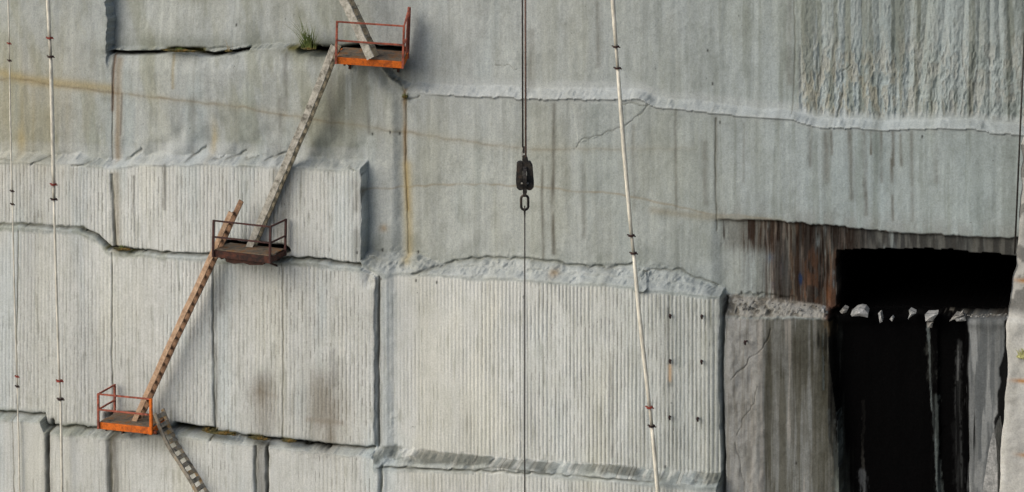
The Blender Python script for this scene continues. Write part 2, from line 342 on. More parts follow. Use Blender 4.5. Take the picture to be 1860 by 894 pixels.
# darker patches round the undercuts and the corner beside the top cage
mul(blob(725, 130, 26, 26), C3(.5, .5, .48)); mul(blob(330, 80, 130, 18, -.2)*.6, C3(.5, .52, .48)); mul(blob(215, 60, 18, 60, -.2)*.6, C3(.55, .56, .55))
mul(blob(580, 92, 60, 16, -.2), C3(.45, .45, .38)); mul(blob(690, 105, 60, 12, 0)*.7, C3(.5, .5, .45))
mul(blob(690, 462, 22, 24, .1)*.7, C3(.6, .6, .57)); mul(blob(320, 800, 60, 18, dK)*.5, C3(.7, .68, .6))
mul(blob(420, 240, 60, 60, .1)*ss((fbm(X*2+Z, Z*.6, 231, 3)-.5)/.15)*.7, C3(.72, .72, .72))
mul(blob(560, 270, 120, 30, .1)*ss((fbm(X*2+Z, Z*.6, 232, 3)-.47)/.15)*.6, C3(.72, .75, .78))
mul(ss((v-180)/120)*gate(u, 740, 1300, 60)*gate(v, 100, 480, 20)*.25, C3(1.02, 1.0, .9))
mul(mid*gate(t3, -1.2, .9, .8)*ss((mid_n-.35)/.3)*.6, C3(.74, .75, .74)); mul(mid*gate(t4, -.1, .75, .2)*ss((fbm(X*2, Z*3, 290, 5)-.3)/.3), C3(.42, .42, .40)); mul(mid*line([(690, 846), (800, 851), (850, 853), (900, 846), (1000, 858)], 1.6, .9), C3(.4, .4, .38))
for (a, b) in [(1008, 494), (695, 415)]: mixc(blob(a, b, 8, 7, .15), och, .6)
# big corroded top right face
mixc(L1*ss((rl-.46)/.14)*(.25+.6*gate(v, 80, 240, 80)), C3(.27, .28, .262), .55)
mul(L1*ss((strk-.52)/.12)*.8, C3(.66, .65, .60)); mixc(L1*blob(1530, 170, 110, 70, -.3)*ss((rl-.42)/.15), C3(.27, .255, .19), .35)
# stained strip above the cave
wS = farR*ss((v-S5)/4)*ss((S6-v+6)/8)*(1-iR*0)
wS = wS*gate(u, 1285, 4000, 20)
s5 = fbm(X*7, Z*.25, 241, 4); s6 = fbm(X*4, Z*.5, 242, 4)
fadeL = ss((u-1290)/110)
s7 = fbm(X*14, Z*.5, 248, 4)
wS = wS*(1-.75*ss((v-S5-45)/25)*(1-ss((u-1370)/50)))
mixc(wS*(.40+.60*fadeL)*ss((fbm(X*5, Z*.8, 264, 4)-.25)/.2*(.5+fadeL))*(.75+.5*s7), C3(.075, .070, .060), .97)
mixc(wS*ss((s7-.55)/.1)*gate(u, 1380, 1540, 60), C3(.05, .03, .02), .8)
rz = wS*gate(u, 1400, 1540, 60)
mixc(rz*ss((s5-.42)/.15), C3(.060, .050, .042), .8); mixc(wS*ss((s5-.60)/.06)*gate(v-S5, -5, 40, 10), C3(.03, .022, .018), .9)
s8 = fbm(X*26, Z*1.1, 249, 3)
mixc(wS*ss((s8-.6)/.06)*gate(u, 1380, 1580, 60), C3(.17, .145, .125), .5); mixc(wS*ss((.40-s8)/.06)*gate(u, 1330, 1560, 60), C3(.03, .02, .015), .8)
mixc(wS*np.exp(-((v-S5)/2.6)**2)*(vn(X*5, Z, 243) > .35), C3(.10, .035, .012), .9)
mixc(wS*gate(u, 1560, 4000, 40)*gate(v-S5, 3, 60, 4)*(.4+.9*s6), C3(.085, .095, .095), .6)
mixc(ss((v-S5+40)/40)*gate(v-S5, -50, 0, 3)*farR*ss((s6-.3)/.3)*.5, C3(.15, .15, .14), .8)
_T0 = fbm(X*24, Z*1.3, 244, 4)
for x0, x1, cc in [(1428, 1446, C3(.20, .11, .06)), (1452, 1460, C3(.16, .06, .02)), (1464, 1486, C3(.26, .13, .07)), (1486, 1500, C3(.015, .012, .01)), (1500, 1518, C3(.28, .135, .065))]:
    a0 = N(x0, 500, -.1)[0]; a1 = N(x1, 500, -.1)[0]
    mixc(gate(U+(s5-.5)*34, a0, a1, 8)*gate(Vv+(s7-.5)*70, 458, 548+34*(x0 > 1495), 16)*ss((fbm(X*7, Z*3, 275, 4)-.3)/.16)*(.35+.65*ss((_T0-.42)/.14)), (cc*(.42 if x0 in (1464, 1500) else .25)+C3(.02, .02, .018)) if cc[0] > .1 else cc, .85*1.0)
mixc(blob(1508, 540, 7, 28, -.1), C3(.16, .06, .02), .6)
mixc(blob(1510, 568, 10, 10, .1), C3(.22, .12, .09), .8)
mixc(np.clip(blob(1410, 490, 11, 24, -.1)*ss((vn(X*7, Z*3, 246)-.45)/.2)+blob(1396, 470, 6, 8)*.6, 0, 1), C3(.03, .07, .15), .5)
mixc(blob(1453, 507, 3.4, 12, -.1, 2)*ss((vn(X*30, Z*14, 247)-.15)/.2), C3(.02, .06, .16), .8)
mul(wS*gate(u, 1380, 4000, 60)*ss((fbm(X*6, Z*.7, 276, 4)-.38)/.16)*.9, C3(.42, .42, .44)); mul(wS*gate(u, 1440, 1530, 20)*.5, C3(.6, .6, .62))
# rubble sill
sill = right*gate(t6, -.1, 1.0, .2)*(1-gate(u, 1500, 1745, 8))
mixc(sill, C3(.205, .20, .185), .8)
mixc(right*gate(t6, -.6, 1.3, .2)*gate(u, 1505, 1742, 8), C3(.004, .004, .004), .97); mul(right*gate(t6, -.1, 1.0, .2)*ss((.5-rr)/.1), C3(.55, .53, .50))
# lower right faces
lowR = right*ss((v-S7)/5)
mixc(lowR*gate(u, 1322, 1520, 6), C3(.122, .122, .116), .72)
mixc(lowR*gate(u, 1318, 1385, 30), C3(.30, .31, .31), .5)
mul(lowR*ss((fbm(X*22, Z*.8, 268, 4)-.5)/.15)*.8, C3(.72, .70, .66)); mul(lowR*ss((fbm(X*6, Z*5, 269, 5)-.52)/.1)*.6, C3(.78, .77, .75))
mul(lowR*gate(u, 1370, 1510, 10)*ss((s5-.5)/.12), C3(.60, .58, .52)); mixc(lowR*gate(u, 1370, 1510, 10)*ss((.40-s5)/.1), C3(.29, .28, .26), .5)
mul(lowR*blob(1460, 640, 60, 60, .2)*.7, C3(.55, .53, .50))
gapx = vcurve([(1823, 560), (1817, 640), (1812, 700), (1806, 760), (1797, 830), (1790, 900), (1780, 1000)], 0, v)
# black algae running down the wet rock
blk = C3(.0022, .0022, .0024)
eL = vcurve([(1500, 560), (1499, 620), (1501, 700), (1512, 780), (1528, 894), (1540, 1200)], 0, v)
edg = u+(fbm(X*10, Z*.45, 265, 4)-.5)*34+(fbm(X*4, Z*2, 266, 3)-.5)*6-eL
mul(lowR*ss((edg+26)/30)*.9, C3(.50, .48, .42))
black = (.75*ss((edg+2)/7)+.25*ss((edg-4)/16))*ss((v-S7+2)/3)
mixc(black, blk, 1)
sA = vn(X*5, Z*1.2, 251)-.5; sB = fbm(X*20, Z*9, 253, 3)-.5; sC = .15+.85*ss((fbm(X*13, Z*.5, 252, 4)-.38)/.2)
for pts, wd, kk, cc in [([(1497, 600), (1501, 700)], 2.0, .8, C3(.14, .17, .17)), ([(1512, 740), (1520, 820), (1528, 900)], 6, .5, C3(.12, .14, .14)), ([(1525, 742), (1530, 900)], 1.6, .9, C3(.22, .27, .27)), ([(1566, 730), (1568, 800), (1567, 900)], 2.5, .5, C3(.13, .13, .12)),
        ([(1565, 860), (1570, 900)], 8, .7, C3(.2, .22, .24)), ([(1686, 590), (1689, 650), (1694, 720), (1699, 800), (1703, 900)], 3.0, 1, C3(.25, .30, .31)), ([(1700, 720), (1705, 900)], 6, .6, C3(.15, .18, .18)),
        ([(1690, 630), (1692, 690)], 9, .5, C3(.12, .13, .12)), ([(1741, 625), (1739, 700), (1742, 900)], 8, .5, C3(.13, .14, .145)), ([(1737, 630), (1737, 690)], 3, .8, C3(.3, .32, .33)), ([(1508, 580), (1516, 600)], 7, .6, C3(.20, .15, .09))]:
    m = line(pts, wd, -.2, uu=U+sA*6+sB*wd*2)
    mixc(ss((m-.15)/.6)*sC, cc*.36, kk)
eR = vcurve([(1757, 570), (1758, 700), (1762, 800), (1757, 900), (1757, 1200)], 0, v)
mixc(ss((u+(fbm(X*12, Z*.5, 267, 4)-.5)*30-eR)/9)*ss((v-S7+2)/3), C3(.14, .152, .158), .95); mul(lowR*ss((u-1757)/4)*ss((s5-.45)/.15), C3(.7, .72, .74))
mixc(lowR*ss((u-1757)/4)*ss((.42-s6)/.1), C3(.26, .28, .29), .6)
mixc(blob(1745, 730, 8, 60, 0)*ss((s5-.4)/.1), blk, .9)
for a, b, r_ in [(1563, 462, 4), (1630, 470, 3), (1655, 462, 3)]:
    pass
# cave darkness put into the colour: mouth and inside painted black
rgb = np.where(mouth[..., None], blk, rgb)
mixc(ss((u+(fbm(X*4, Z*3, 262, 4)-.5)*14-gapx-3)/3)*ss((v-S7)/4), C3(.004, .004, .004), .97)  # shadowed gap behind the pillar, painted on the wall as a black strip
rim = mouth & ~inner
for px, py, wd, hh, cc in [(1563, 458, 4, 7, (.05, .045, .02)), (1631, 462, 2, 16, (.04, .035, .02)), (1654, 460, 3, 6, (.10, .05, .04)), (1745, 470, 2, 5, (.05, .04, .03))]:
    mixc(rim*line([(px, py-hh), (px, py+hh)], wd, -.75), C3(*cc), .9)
# moss; dark joints and cracks; undercuts blackened, their shadow put into the colour
allj = sum(j.values())
mul(np.clip(allj, 0, 1)*.9, C3(.42, .40, .34)); mul((np.clip(crk3+crk4, 0, 1)), C3(.22, .20, .16)); mul(crm*.8, C3(.55, .54, .50))
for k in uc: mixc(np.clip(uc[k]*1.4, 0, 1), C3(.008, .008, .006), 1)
mo = ss((fbm(X*3, Z*3, 261, 3)-.42)/.12)
for pts, dd, wd in [([(300, 90), (375, 91)], 0, 4), ([(200, 448), (240, 455)], dG, 5), ([(320, 776), (480, 794)], dH, 4.5), ([(515, 797), (540, 801)], dH, 3.5), ([(480, 86), (600, 90)], 0, 6), ([(728, 160), (738, 176)], 0, 4)]:
    mixc(line(pts, wd, dd)*mo, C3(.075, .07, .02), .9)
rgb = np.clip(rgb, .001, .8)
for px, py, dd in [(430, 45, -.3), (677, 243, .1), (724, 243, .1), (709, 240, .1), (1294, 152, -.3), (1285, 92, -.3), (1675, 248, 0), (1308, 222, 0), (650, 458, .5), (693, 455, .2), (755, 460, .2), (758, 508, .4), (793, 513, .5), (1343, 534, .1), (1373, 536, .1), (695, 505, .5), (1445, 843, .3), (1208, 848, .5)]:
    mixc(line([(px, py-1), (px, py+1.5)], 1.7, dd), C3(.02, .02, .018), .95)

# ------------------------------------------------------------------ materials
MATS = {}
def nodes(name):
    m = bpy.data.materials.new(name); m.use_nodes = True; t = m.node_tree
    return m, t, t.nodes['Principled BSDF']
def mixmul(t, a, b, fac=1.0, mode='MULTIPLY'):
    n = t.nodes.new('ShaderNodeMix'); n.data_type = 'RGBA'; n.blend_type = mode; n.inputs[0].default_value = fac
    t.links.new(a, n.inputs[6]); t.links.new(b, n.inputs[7]); return n.outputs[2]
def ramp(t, src, stops):
    n = t.nodes.new('ShaderNodeValToRGB'); t.links.new(src, n.inputs[0]); e = n.color_ramp.elements
    while len(e) < len(stops): e.new(.5)
    for q, (p, c) in zip(e, stops): q.position = p; q.color = (c, c, c, 1) if not hasattr(c, '__len__') else (*c, 1)
    return n.outputs[0]
def noise(t, scale, sc=(1, 1, 1), det=5, rough=.6, off=(0, 0, 0)):
    tc = t.nodes.new('ShaderNodeTexCoord'); mp = t.nodes.new('ShaderNodeMapping'); mp.inputs['Scale'].default_value = sc; mp.inputs['Location'].default_value = off
    n = t.nodes.new('ShaderNodeTexNoise'); n.inputs['Scale'].default_value = scale; n.inputs['Detail'].default_value = det; n.inputs['Roughness'].default_value = rough
    t.links.new(tc.outputs['Object'], mp.inputs[0]); t.links.new(mp.outputs[0], n.inputs[0]); return n.outputs[0]
def rock_material():
    m, t, p = nodes('quarried granite')
    at = t.nodes.new('ShaderNodeAttribute'); at.attribute_name = 'stone'
    c = at.outputs['Color']
    c = mixmul(t, c, ramp(t, noise(t, 22, det=6, rough=.75), [(.25, .72), (.5, 1.0), (.75, 1.22)]))
    c = mixmul(t, c, ramp(t, noise(t, 9, (1, 1, .10), 5, .65, (3, 0, 1)), [(.3, .93), (.5, 1.0), (.72, 1.06)]))
    c = mixmul(t, c, ramp(t, noise(t, 3.0, (1, 1, .6), 6, .7, (7, 2, 5)), [(.3, (.90, .90, .88)), (.55, (1.0, 1.0, 1.0)), (.75, (1.06, 1.05, 1.03))]))
    # small dark specks and pits
    c = mixmul(t, c, ramp(t, noise(t, 7, (1, 1, .7), 3, .5, (1, 8, 2)), [(.0, 1), (.735, 1), (.77, .55)]))
    t.links.new(c, p.inputs['Base Color']); p.inputs['Roughness'].default_value = .92; p.inputs['Specular IOR Level'].default_value = .0
    b = t.nodes.new('ShaderNodeBump'); b.inputs['Strength'].default_value = .5; b.inputs['Distance'].default_value = .02
    t.links.new(noise(t, 14, det=7, rough=.7), b.inputs['Height']); t.links.new(b.outputs[0], p.inputs['Normal'])
    return m
ROCK = rock_material()
def mat(name, c1, c2, scale=12, sc=(1, 1, 1), rough=.8, metal=0, bump=.3, lo=.38, hi=.62, c3=None, spec=.3):
    m, t, p = nodes(name)
    c = ramp(t, noise(t, scale, sc, 6, .7), [(lo, c1), (hi, c2)] if c3 is None else [(lo, c1), ((lo+hi)/2, c2), (hi, c3)])
    c = mixmul(t, c, ramp(t, noise(t, scale*4, sc, 3, .6, (4, 4, 4)), [(.3, .75), (.6, 1.1)]))
    t.links.new(c, p.inputs['Base Color']); p.inputs['Roughness'].default_value = rough; p.inputs['Metallic'].default_value = metal; p.inputs['Specular IOR Level'].default_value = spec
    b = t.nodes.new('ShaderNodeBump'); b.inputs['Strength'].default_value = bump; b.inputs['Distance'].default_value = .01
    t.links.new(noise(t, scale*2, sc, 5, .7), b.inputs['Height']); t.links.new(b.outputs[0], p.inputs['Normal'])
    return m
M = dict(
    orange=mat('orange paint over rust', (.13, .03, .012), (.55, .125, .012), 5, lo=.30, hi=.52),
    redrust=mat('faded red rust paint', (.14, .04, .028), (.36, .105, .065), 6, rough=.8),
    darkrust=mat('dark brown rust', (.025, .014, .013), (.07, .028, .024), 7),
    redbeam=mat('red brown rusted beam', (.05, .02, .014), (.24, .06, .022), 6),
    darkbeam=mat('dark brown beam', (.014, .009, .008), (.085, .028, .016), 5, lo=.4, hi=.66),
    floor=mat('weathered deck boards', (.022, .016, .012), (.12, .10, .075), 4, c3=(.16, .07, .02), lo=.3, hi=.65),
    mesh=mat('dark bracket steel', (.02, .012, .01), (.07, .03, .02), 9),
    grey=mat('grey weathered timber', (.17, .165, .135), (.42, .41, .36), 6, (1, 1, 1), .9, lo=.3, hi=.6),
    greydk=mat('lichened timber', (.10, .09, .06), (.30, .27, .20), 7, lo=.3, hi=.62),
    lichen=mat('speckled grey timber', (.11, .105, .085), (.32, .31, .27), 4, c3=(.42, .41, .36), lo=.36, hi=.66),
    tan=mat('tan pine timber', (.24, .145, .085), (.47, .33, .22), 5, lo=.3, hi=.6),
    brown=mat('brown timber', (.09, .05, .03), (.27, .165, .10), 7, lo=.3, hi=.62),
    mossy=mat('mossy decayed timber', (.09, .085, .07), (.25, .23, .19), 3.5, c3=(.27, .17, .06), lo=.36, hi=.64),
    pipe=mat('white painted pipe', (.30, .285, .23), (.60, .585, .50), 4, (1, 1, .3), .5, lo=.25, hi=.55, spec=.4),
    pipe2=mat('grimy white pipe', (.24, .23, .19), (.42, .405, .34), 4, (1, 1, .3), .6, lo=.25, hi=.6),
    flange=mat('dark iron coupling', (.012, .008, .008), (.045, .02, .018), 12, spec=.3),
    flangered=mat('red coupling', (.11, .02, .015), (.28, .05, .035), 12),
    cable=mat('greased wire rope', (.012, .012, .012), (.05, .045, .04), 20, metal=.3, rough=.6),
    cable2=mat('rusty wire rope', (.07, .045, .035), (.16, .10, .08), 20, rough=.7),
    block=mat('black hoist casting', (.006, .006, .006), (.035, .03, .024), 6, rough=.6, c3=(.075, .03, .012), lo=.42, hi=.72),
    hub=mat('worn grey steel', (.10, .10, .09), (.32, .31, .28), 9),
    leaf=mat('dry green blades', (.035, .06, .012), (.10, .12, .03), 4, bump=0),
    moss=mat('brown green moss', (.02, .022, .008), (.07, .06, .018), 6, c3=(.17, .095, .02), lo=.35, hi=.68),
    pale=mat('pale lichen plant', (.25, .26, .10), (.45, .45, .22), 6, bump=0),
    stonew=mat('pale broken granite', (.14, .15, .152), (.34, .35, .35), 5, rough=.95, spec=.1),
    stoned=mat('dark broken granite', (.06, .06, .055), (.26, .26, .25), 5, rough=.95, spec=.1),
    ground=mat('crushed granite ground', (.17, .165, .155), (.28, .275, .26), .6, rough=.95),
)

# ------------------------------------------------------------------ object helpers
def tag(o, label=None, cat=None, group=None, kind=None):
    if label: o['label'] = label
    if cat: o['category'] = cat
    if group: o['group'] = group
    if kind: o['kind'] = kind
    return o
def empty(name, loc, rz=0, rot=None):
    o = bpy.data.objects.new(name, None); o.location = loc; o.rotation_euler = rot or (0, 0, rz); o.empty_display_size = .2; col.objects.link(o); return o
def link(name, bm, m, parent=None, smooth=False):
    me = bpy.data.meshes.new(name); bmesh.ops.recalc_face_normals(bm, faces=bm.faces); bm.to_mesh(me); bm.free()
    if smooth: me.polygons.foreach_set('use_smooth', [True]*len(me.polygons))
    me.materials.append(m); o = bpy.data.objects.new(name, me); col.objects.link(o)
    if parent: o.parent = parent
    return o
def bar(bm, a, b, w_, h_, up=Vector((0, 0, 1)), bev=.0):
    """a box beam from a to b; w_ sideways, h_ along 'up'"""
    a, b = Vector(a), Vector(b); t = (b-a).normalized()
    s = t.cross(up)
    if s.length < 1e-4: s = t.cross(Vector((0, 1, 0)))
    s.normalize(); n = s.cross(t).normalized()
    vs_ = []
    for p in (a, b):
        for i, k in ((-1, -1), (1, -1), (1, 1), (-1, 1)):
            vs_.append(bm.verts.new(p+s*(i*w_/2)+n*(k*h_/2)))
    fs = [(0, 1, 2, 3), (7, 6, 5, 4), (0, 4, 5, 1), (1, 5, 6, 2), (2, 6, 7, 3), (3, 7, 4, 0)]
    for f in fs: bm.faces.new([vs_[i] for i in f])
def tube(bm, pts, r, n=10, caps=True):
    pts = [Vector(p) for p in pts]; rs = r if hasattr(r, '__len__') else [r]*len(pts); rings = []
    for i, p in enumerate(pts):
        t = (pts[min(i+1, len(pts)-1)]-pts[max(i-1, 0)]).normalized()
        s = t.cross(Vector((0, 1, 0)));
        if s.length < 1e-3: s = t.cross(Vector((1, 0, 0)))
        s.normalize(); q = t.cross(s)
        rings.append([bm.verts.new(p+(s*math.cos(2*math.pi*k/n)+q*math.sin(2*math.pi*k/n))*rs[i]) for k in range(n)])
    for a, b in zip(rings[:-1], rings[1:]):
        for k in range(n): bm.faces.new([a[k], a[(k+1) % n], b[(k+1) % n], b[k]])
    if caps: bm.faces.new(rings[0][::-1]); bm.faces.new(rings[-1])
def prism(bm, poly, y0, y1, bev=0):
    """poly in local XZ, extruded along Y"""
    a = [bm.verts.new((x, y0, z)) for x, z in poly]; b = [bm.verts.new((x, y1, z)) for x, z in poly]; n = len(poly)
    bm.faces.new(a); bm.faces.new(b[::-1])
    for i in range(n): bm.faces.new([a[i], b[i], b[(i+1) % n], a[(i+1) % n]])

# ------------------------------------------------------------------ cut the relief into rock faces
rid = np.zeros(U.shape, int)
names = {}
def reg(i, cond, label): rid[cond] = i; names[i] = label
names[0] = 'smooth grey green upper rock face above the top ledge'
reg(1, u < x195, 'upper left weathered rock face crossed by a yellow vein')
reg(2, (v > T-3) & (u >= x195), 'pale weathered rock face in the middle crossed by thin ochre veins')
cR = vcurve([(722, 100), (735, 200), (738, 300), (744, 470)], .05, v)
reg(3, (v > T-3) & (u >= x195) & (u < cR), 'weathered block face under the top cage with stained streaks')
reg(4, (v < T-4) & (u > N(1440, 100, -.3)[0]), 'rough ribbed rock face with yellow stains at the top right')
xj = N(204, 400, dG)[0]; xj2 = N(203, 600, dH)[0]; xj3 = N(388, 600, dH)[0]
L_ = left > .5
reg(5, L_ & (v > S2) & (u < xj), 'grooved rock bench face behind the long pipes')
reg(6, L_ & (v > S2) & (u >= xj), 'clean cut grooved block face above the middle cage ledge')
reg(7, L_ & (v > S3-3) & (u < xj2), 'tall grooved rock face at the left behind the pipes')
reg(8, L_ & (v > S3-3) & (u >= xj2) & (u < xj3), 'tall grooved rock face behind the brown ladder')
reg(9, L_ & (v > S3-3) & (u >= xj3), 'tall grooved rock face with two brown smudges near its foot')
a_ = [N(x, 850, dK)[0] for x in (86, 200, 474)]
reg(10, L_ & (v > S4-3) & (u < a_[0]), 'lowest bench face in the bottom left corner')
reg(11, L_ & (v > S4-3) & (u >= a_[0]) & (u < a_[1]), 'lowest bench face under the bottom cage corner')
reg(12, L_ & (v > S4-3) & (u >= a_[1]) & (u < a_[2]), 'lowest bench face behind the grey broken ladder')
reg(13, L_ & (v > S4-3) & (u >= a_[2]), 'lowest bench face below the brown smudges')
Mi = mid > .5
reg(14, Mi & (v > A3), 'large rock face with strong upright grooves and rusty pins')
reg(15, Mi & (v > A4+4), 'lowest grooved bench face under the large grooved face')
Ri = right > .5
reg(16, Ri & (v > S5) & (u > 1285), 'dark brown streaked rock strip over the cave mouth')
reg(17, Ri & (v > S6) & (u < 1505), 'smooth brown grey rock face left of the black wet rock')
reg(18, Ri & (v > S6) & (u >= 1505), 'black wet rock face under the cave mouth')
reg(19, mouth, 'black inside of the cave')
nz, nx = U.shape
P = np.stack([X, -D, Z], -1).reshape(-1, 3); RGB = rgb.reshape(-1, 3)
# top edge runs back as a plateau: push the last two rows back
Pg = P.reshape(nz, nx, 3); Pg[-1, :, 1] = 60; Pg[-1, :, 2] = Pg[-2, :, 2]+.5
ii = np.arange(nz*nx).reshape(nz, nx)
Q = np.stack([ii[:-1, :-1], ii[:-1, 1:], ii[1:, 1:], ii[1:, :-1]], -1).reshape(-1, 4)
QR = rid[:-1, :-1].reshape(-1)
# shared smooth normals, so that seams between faces do not show
dx = np.gradient(Pg, axis=1); dz_ = np.gradient(Pg, axis=0); nrm = np.cross(dx, dz_); nrm /= np.linalg.norm(nrm, axis=-1, keepdims=True)+1e-9
NR = nrm.reshape(-1, 3)
for i in range(20):
    q = Q[QR == i]
    if len(q) == 0: continue
    uq, inv = np.unique(q.ravel(), return_inverse=True)
    nm = 'cave' if i == 19 else 'rock_face'
    me = bpy.data.meshes.new(nm); me.vertices.add(len(uq)); me.vertices.foreach_set('co', P[uq].ravel().astype(np.float32))
    me.loops.add(len(q)*4); me.loops.foreach_set('vertex_index', inv.ravel().astype(np.int32))
    me.polygons.add(len(q)); me.polygons.foreach_set('loop_start', np.arange(0, len(q)*4, 4, dtype=np.int32))
    me.update(calc_edges=True); me.polygons.foreach_set('use_smooth', np.ones(len(q), bool))
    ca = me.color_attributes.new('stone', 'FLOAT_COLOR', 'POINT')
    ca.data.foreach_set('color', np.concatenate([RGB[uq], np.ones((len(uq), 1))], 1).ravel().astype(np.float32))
    me.materials.append(ROCK)
    try: me.normals_split_custom_set_from_vertices(NR[uq].astype(np.float32))
    except Exception as e: print('normals', e)
    o = bpy.data.objects.new(nm, me); col.objects.link(o); o['kind'] = 'structure'; o['label'] = names[i]

# ------------------------------------------------------------------ ground
bm = bmesh.new(); bmesh.ops.create_grid(bm, x_segments=60, y_segments=60, size=1500)
for q in bm.verts: q.co.z = 0
g = link('ground', bm, M['ground']); g.location = (0, 0, 0); tag(g, kind='structure')

# ------------------------------------------------------------------ near rock pillar at the right edge
def field(name, fx, y_, nxs, nzs, zr, colr, seed):
    pass
def pillar():
    dp = 3.2
    edge = [(1872, -200), (1866, 60), (1860, 190), (1856, 300), (1850, 420), (1846, 480), (1840, 530), (1833, 560), (1830, 580), (1828, 700), (1820, 800), (1815, 894), (1806, 1100), (1800, 1500)]
    ez = [(W(a, b, dp)[2], W(a, b, dp)[0]) for a, b in edge]; ez.sort()
    z = np.arange(0, 23, .035); xl = np.interp(z, [q[0] for q in ez], [q[1] for q in ez])
    xl = xl+.10*(fbm(z*1.3, z*0, 301, 4)-.5)+.10*(vn(z*3.1, z*0, 302)-.5)*ss((z-9)/2)
    # cross-section columns: back along the left side, then along the front, then back
    cols = [('s', k) for k in np.linspace(3.4, 0.04, 34)]+[('f', k) for k in np.arange(0, 1.4, .035)]+[('f', k) for k in np.arange(1.5, 6, .3)]+[('e', 0)]
    Pp = np.zeros((len(z), len(cols), 3)); Cc = np.zeros_like(Pp)
    for c_, (ty, k) in enumerate(cols):
        if ty == 's': x = xl+.0+.05*(fbm(z*2, z*0+k*2, 303)-.5)+k*.15; y = -dp+k+z*0
        elif ty == 'f':
            x = xl+k; y = -dp+.05*np.exp(-k/.05)-.05*(fbm(z*1.5, z*0+k*1.5, 304, 4)-.5)*3-.08*ss((ez[0][0]+0*z+12.0-z)/1)*0
            y = y-.10*ss((W(1830, 575, dp)[2]-z)/.12)
        else: x = xl+6; y = z*0+3
        Pp[:, c_] = np.stack([x, y, z], 1)
        t = ss((z-W(1830, 575, dp)[2])/.25)
        n1 = fbm(z*2, z*0+k*3, 305, 5); n2 = fbm(z*.4, z*0+k*8, 306, 4)
        b_ = (.42*(1-t)+.34*t)*(.8+.35*n1)*(.85+.3*n2)*(1-.55*t*ss((n1-.52)/.08))
        Cc[:, c_] = np.stack([b_*.93, b_*.945, b_*.90], 1)
    for zz, kk in ((W(1850, 510, dp)[2], .35), (W(1860, 825, dp)[2], .7), (W(1850, 690, dp)[2], .4)):
        m = np.exp(-((z-zz)/.05)**2)
        for c_, (ty, k) in enumerate(cols):
            mm = (m*np.exp(-((k-kk)/.25)**2))[:, None]; Cc[:, c_] = Cc[:, c_]*(1-mm)+np.array([.35, .17, .05])*mm
    a, b = Pp.shape[:2]; id_ = np.arange(a*b).reshape(a, b)
    q = np.stack([id_[:-1, :-1], id_[:-1, 1:], id_[1:, 1:], id_[1:, :-1]], -1).reshape(-1, 4)
    me = bpy.data.meshes.new('rock_pillar'); me.from_pydata(Pp.reshape(-1, 3).tolist(), [], q.tolist())
    ca = me.color_attributes.new('stone', 'FLOAT_COLOR', 'POINT'); ca.data.foreach_set('color', np.concatenate([Cc.reshape(-1, 3), np.ones((a*b, 1))], 1).ravel().astype(np.float32))
    me.polygons.foreach_set('use_smooth', [True]*len(me.polygons)); me.materials.append(ROCK)
    o = bpy.data.objects.new('rock_pillar', me); col.objects.link(o); o['kind'] = 'structure'; o['label'] = 'near pale rock pillar along the right edge'
pillar()

# ------------------------------------------------------------------ broken stones
def stone(loc, size, seed, m, label, name='boulder', cat='boulder', group=None, rot=None, flat=1):
    rg = random.Random(seed); bm = bmesh.new()
    pts = []
    for k in range(15):
        v_ = Vector((rg.uniform(-1, 1), rg.uniform(-1, 1), rg.uniform(-1, 1))).normalized()*rg.uniform(.75, 1.05)
        pts.append(bm.verts.new((v_.x*size[0]/2, v_.y*size[1]/2, v_.z*size[2]/2)))
    r = bmesh.ops.convex_hull(bm, input=bm.verts)
    bmesh.ops.delete(bm, geom=[q for q in bm.verts if not q.link_faces], context='VERTS')
    bmesh.ops.bevel(bm, geom=list(bm.edges), offset=min(size)*.05, segments=1, affect='EDGES')
    zmin = min(q.co.z for q in bm.verts)
    o = link(name, bm, m); o.location = loc; o.rotation_euler = rot or (0, 0, rg.uniform(0, 6)); tag(o, label, cat, group); return o
def shape_stone(pts, d0, thick, m, label, cat='boulder', name='boulder', group=None):
    """a flat-sided broken slab with the outline seen in the photo, thickness along Y"""
    c = sum((V(a, b, d0) for a, b in pts), Vector())/len(pts); bm = bmesh.new()
    poly = [(V(a, b, d0).x-c.x, V(a, b, d0).z-c.z) for a, b in pts]
    a_v = [bm.verts.new((x, 0, z)) for x, z in poly]; b_v = [bm.verts.new((x*.75, thick, z*.8+.02)) for x, z in poly]
    mid_ = bm.verts.new((sum(p[0] for p in poly)/len(poly)+.03, -thick*.28, sum(p[1] for p in poly)/len(poly)+.04)); n = len(poly)
    for i in range(n): bm.faces.new([a_v[i], a_v[(i+1) % n], mid_]); bm.faces.new([a_v[i], b_v[i], b_v[(i+1) % n], a_v[(i+1) % n]])
    bm.faces.new(b_v[::-1])
    o = link(name, bm, m); o.location = c; tag(o, label, cat, group); return o
GB = 'broken stones on the cave sill'
shape_stone([(1545, 572), (1548, 563), (1560, 560), (1570, 562), (1577, 570), (1576, 577), (1562, 574), (1548, 575)], .25, .5, M['stonew'], 'largest rounded pale stone on the left half of the cave sill', group=GB)
shape_stone([(1595, 569), (1599, 567), (1603, 584), (1598, 587)], .25, .25, M['stonew'], 'narrow upright pale shard on the cave sill right of the rounded stone', group=GB)
shape_stone([(1616, 580), (1620, 576), (1623, 580), (1620, 584)], .25, .2, M['stonew'], 'tiny pale stone on the cave sill between the two shards', group=GB)
shape_stone([(1651, 563), (1664, 569), (1655, 575), (1649, 580), (1652, 571)], .25, .3, M['stonew'], 'pointed triangular pale shard on the middle of the cave sill', group=GB)
shape_stone([(1680, 571), (1704, 570), (1694, 583), (1681, 584)], .25, .4, M['stonew'], 'flat wide wedge of pale stone over the grey streak in the black rock', group=GB)
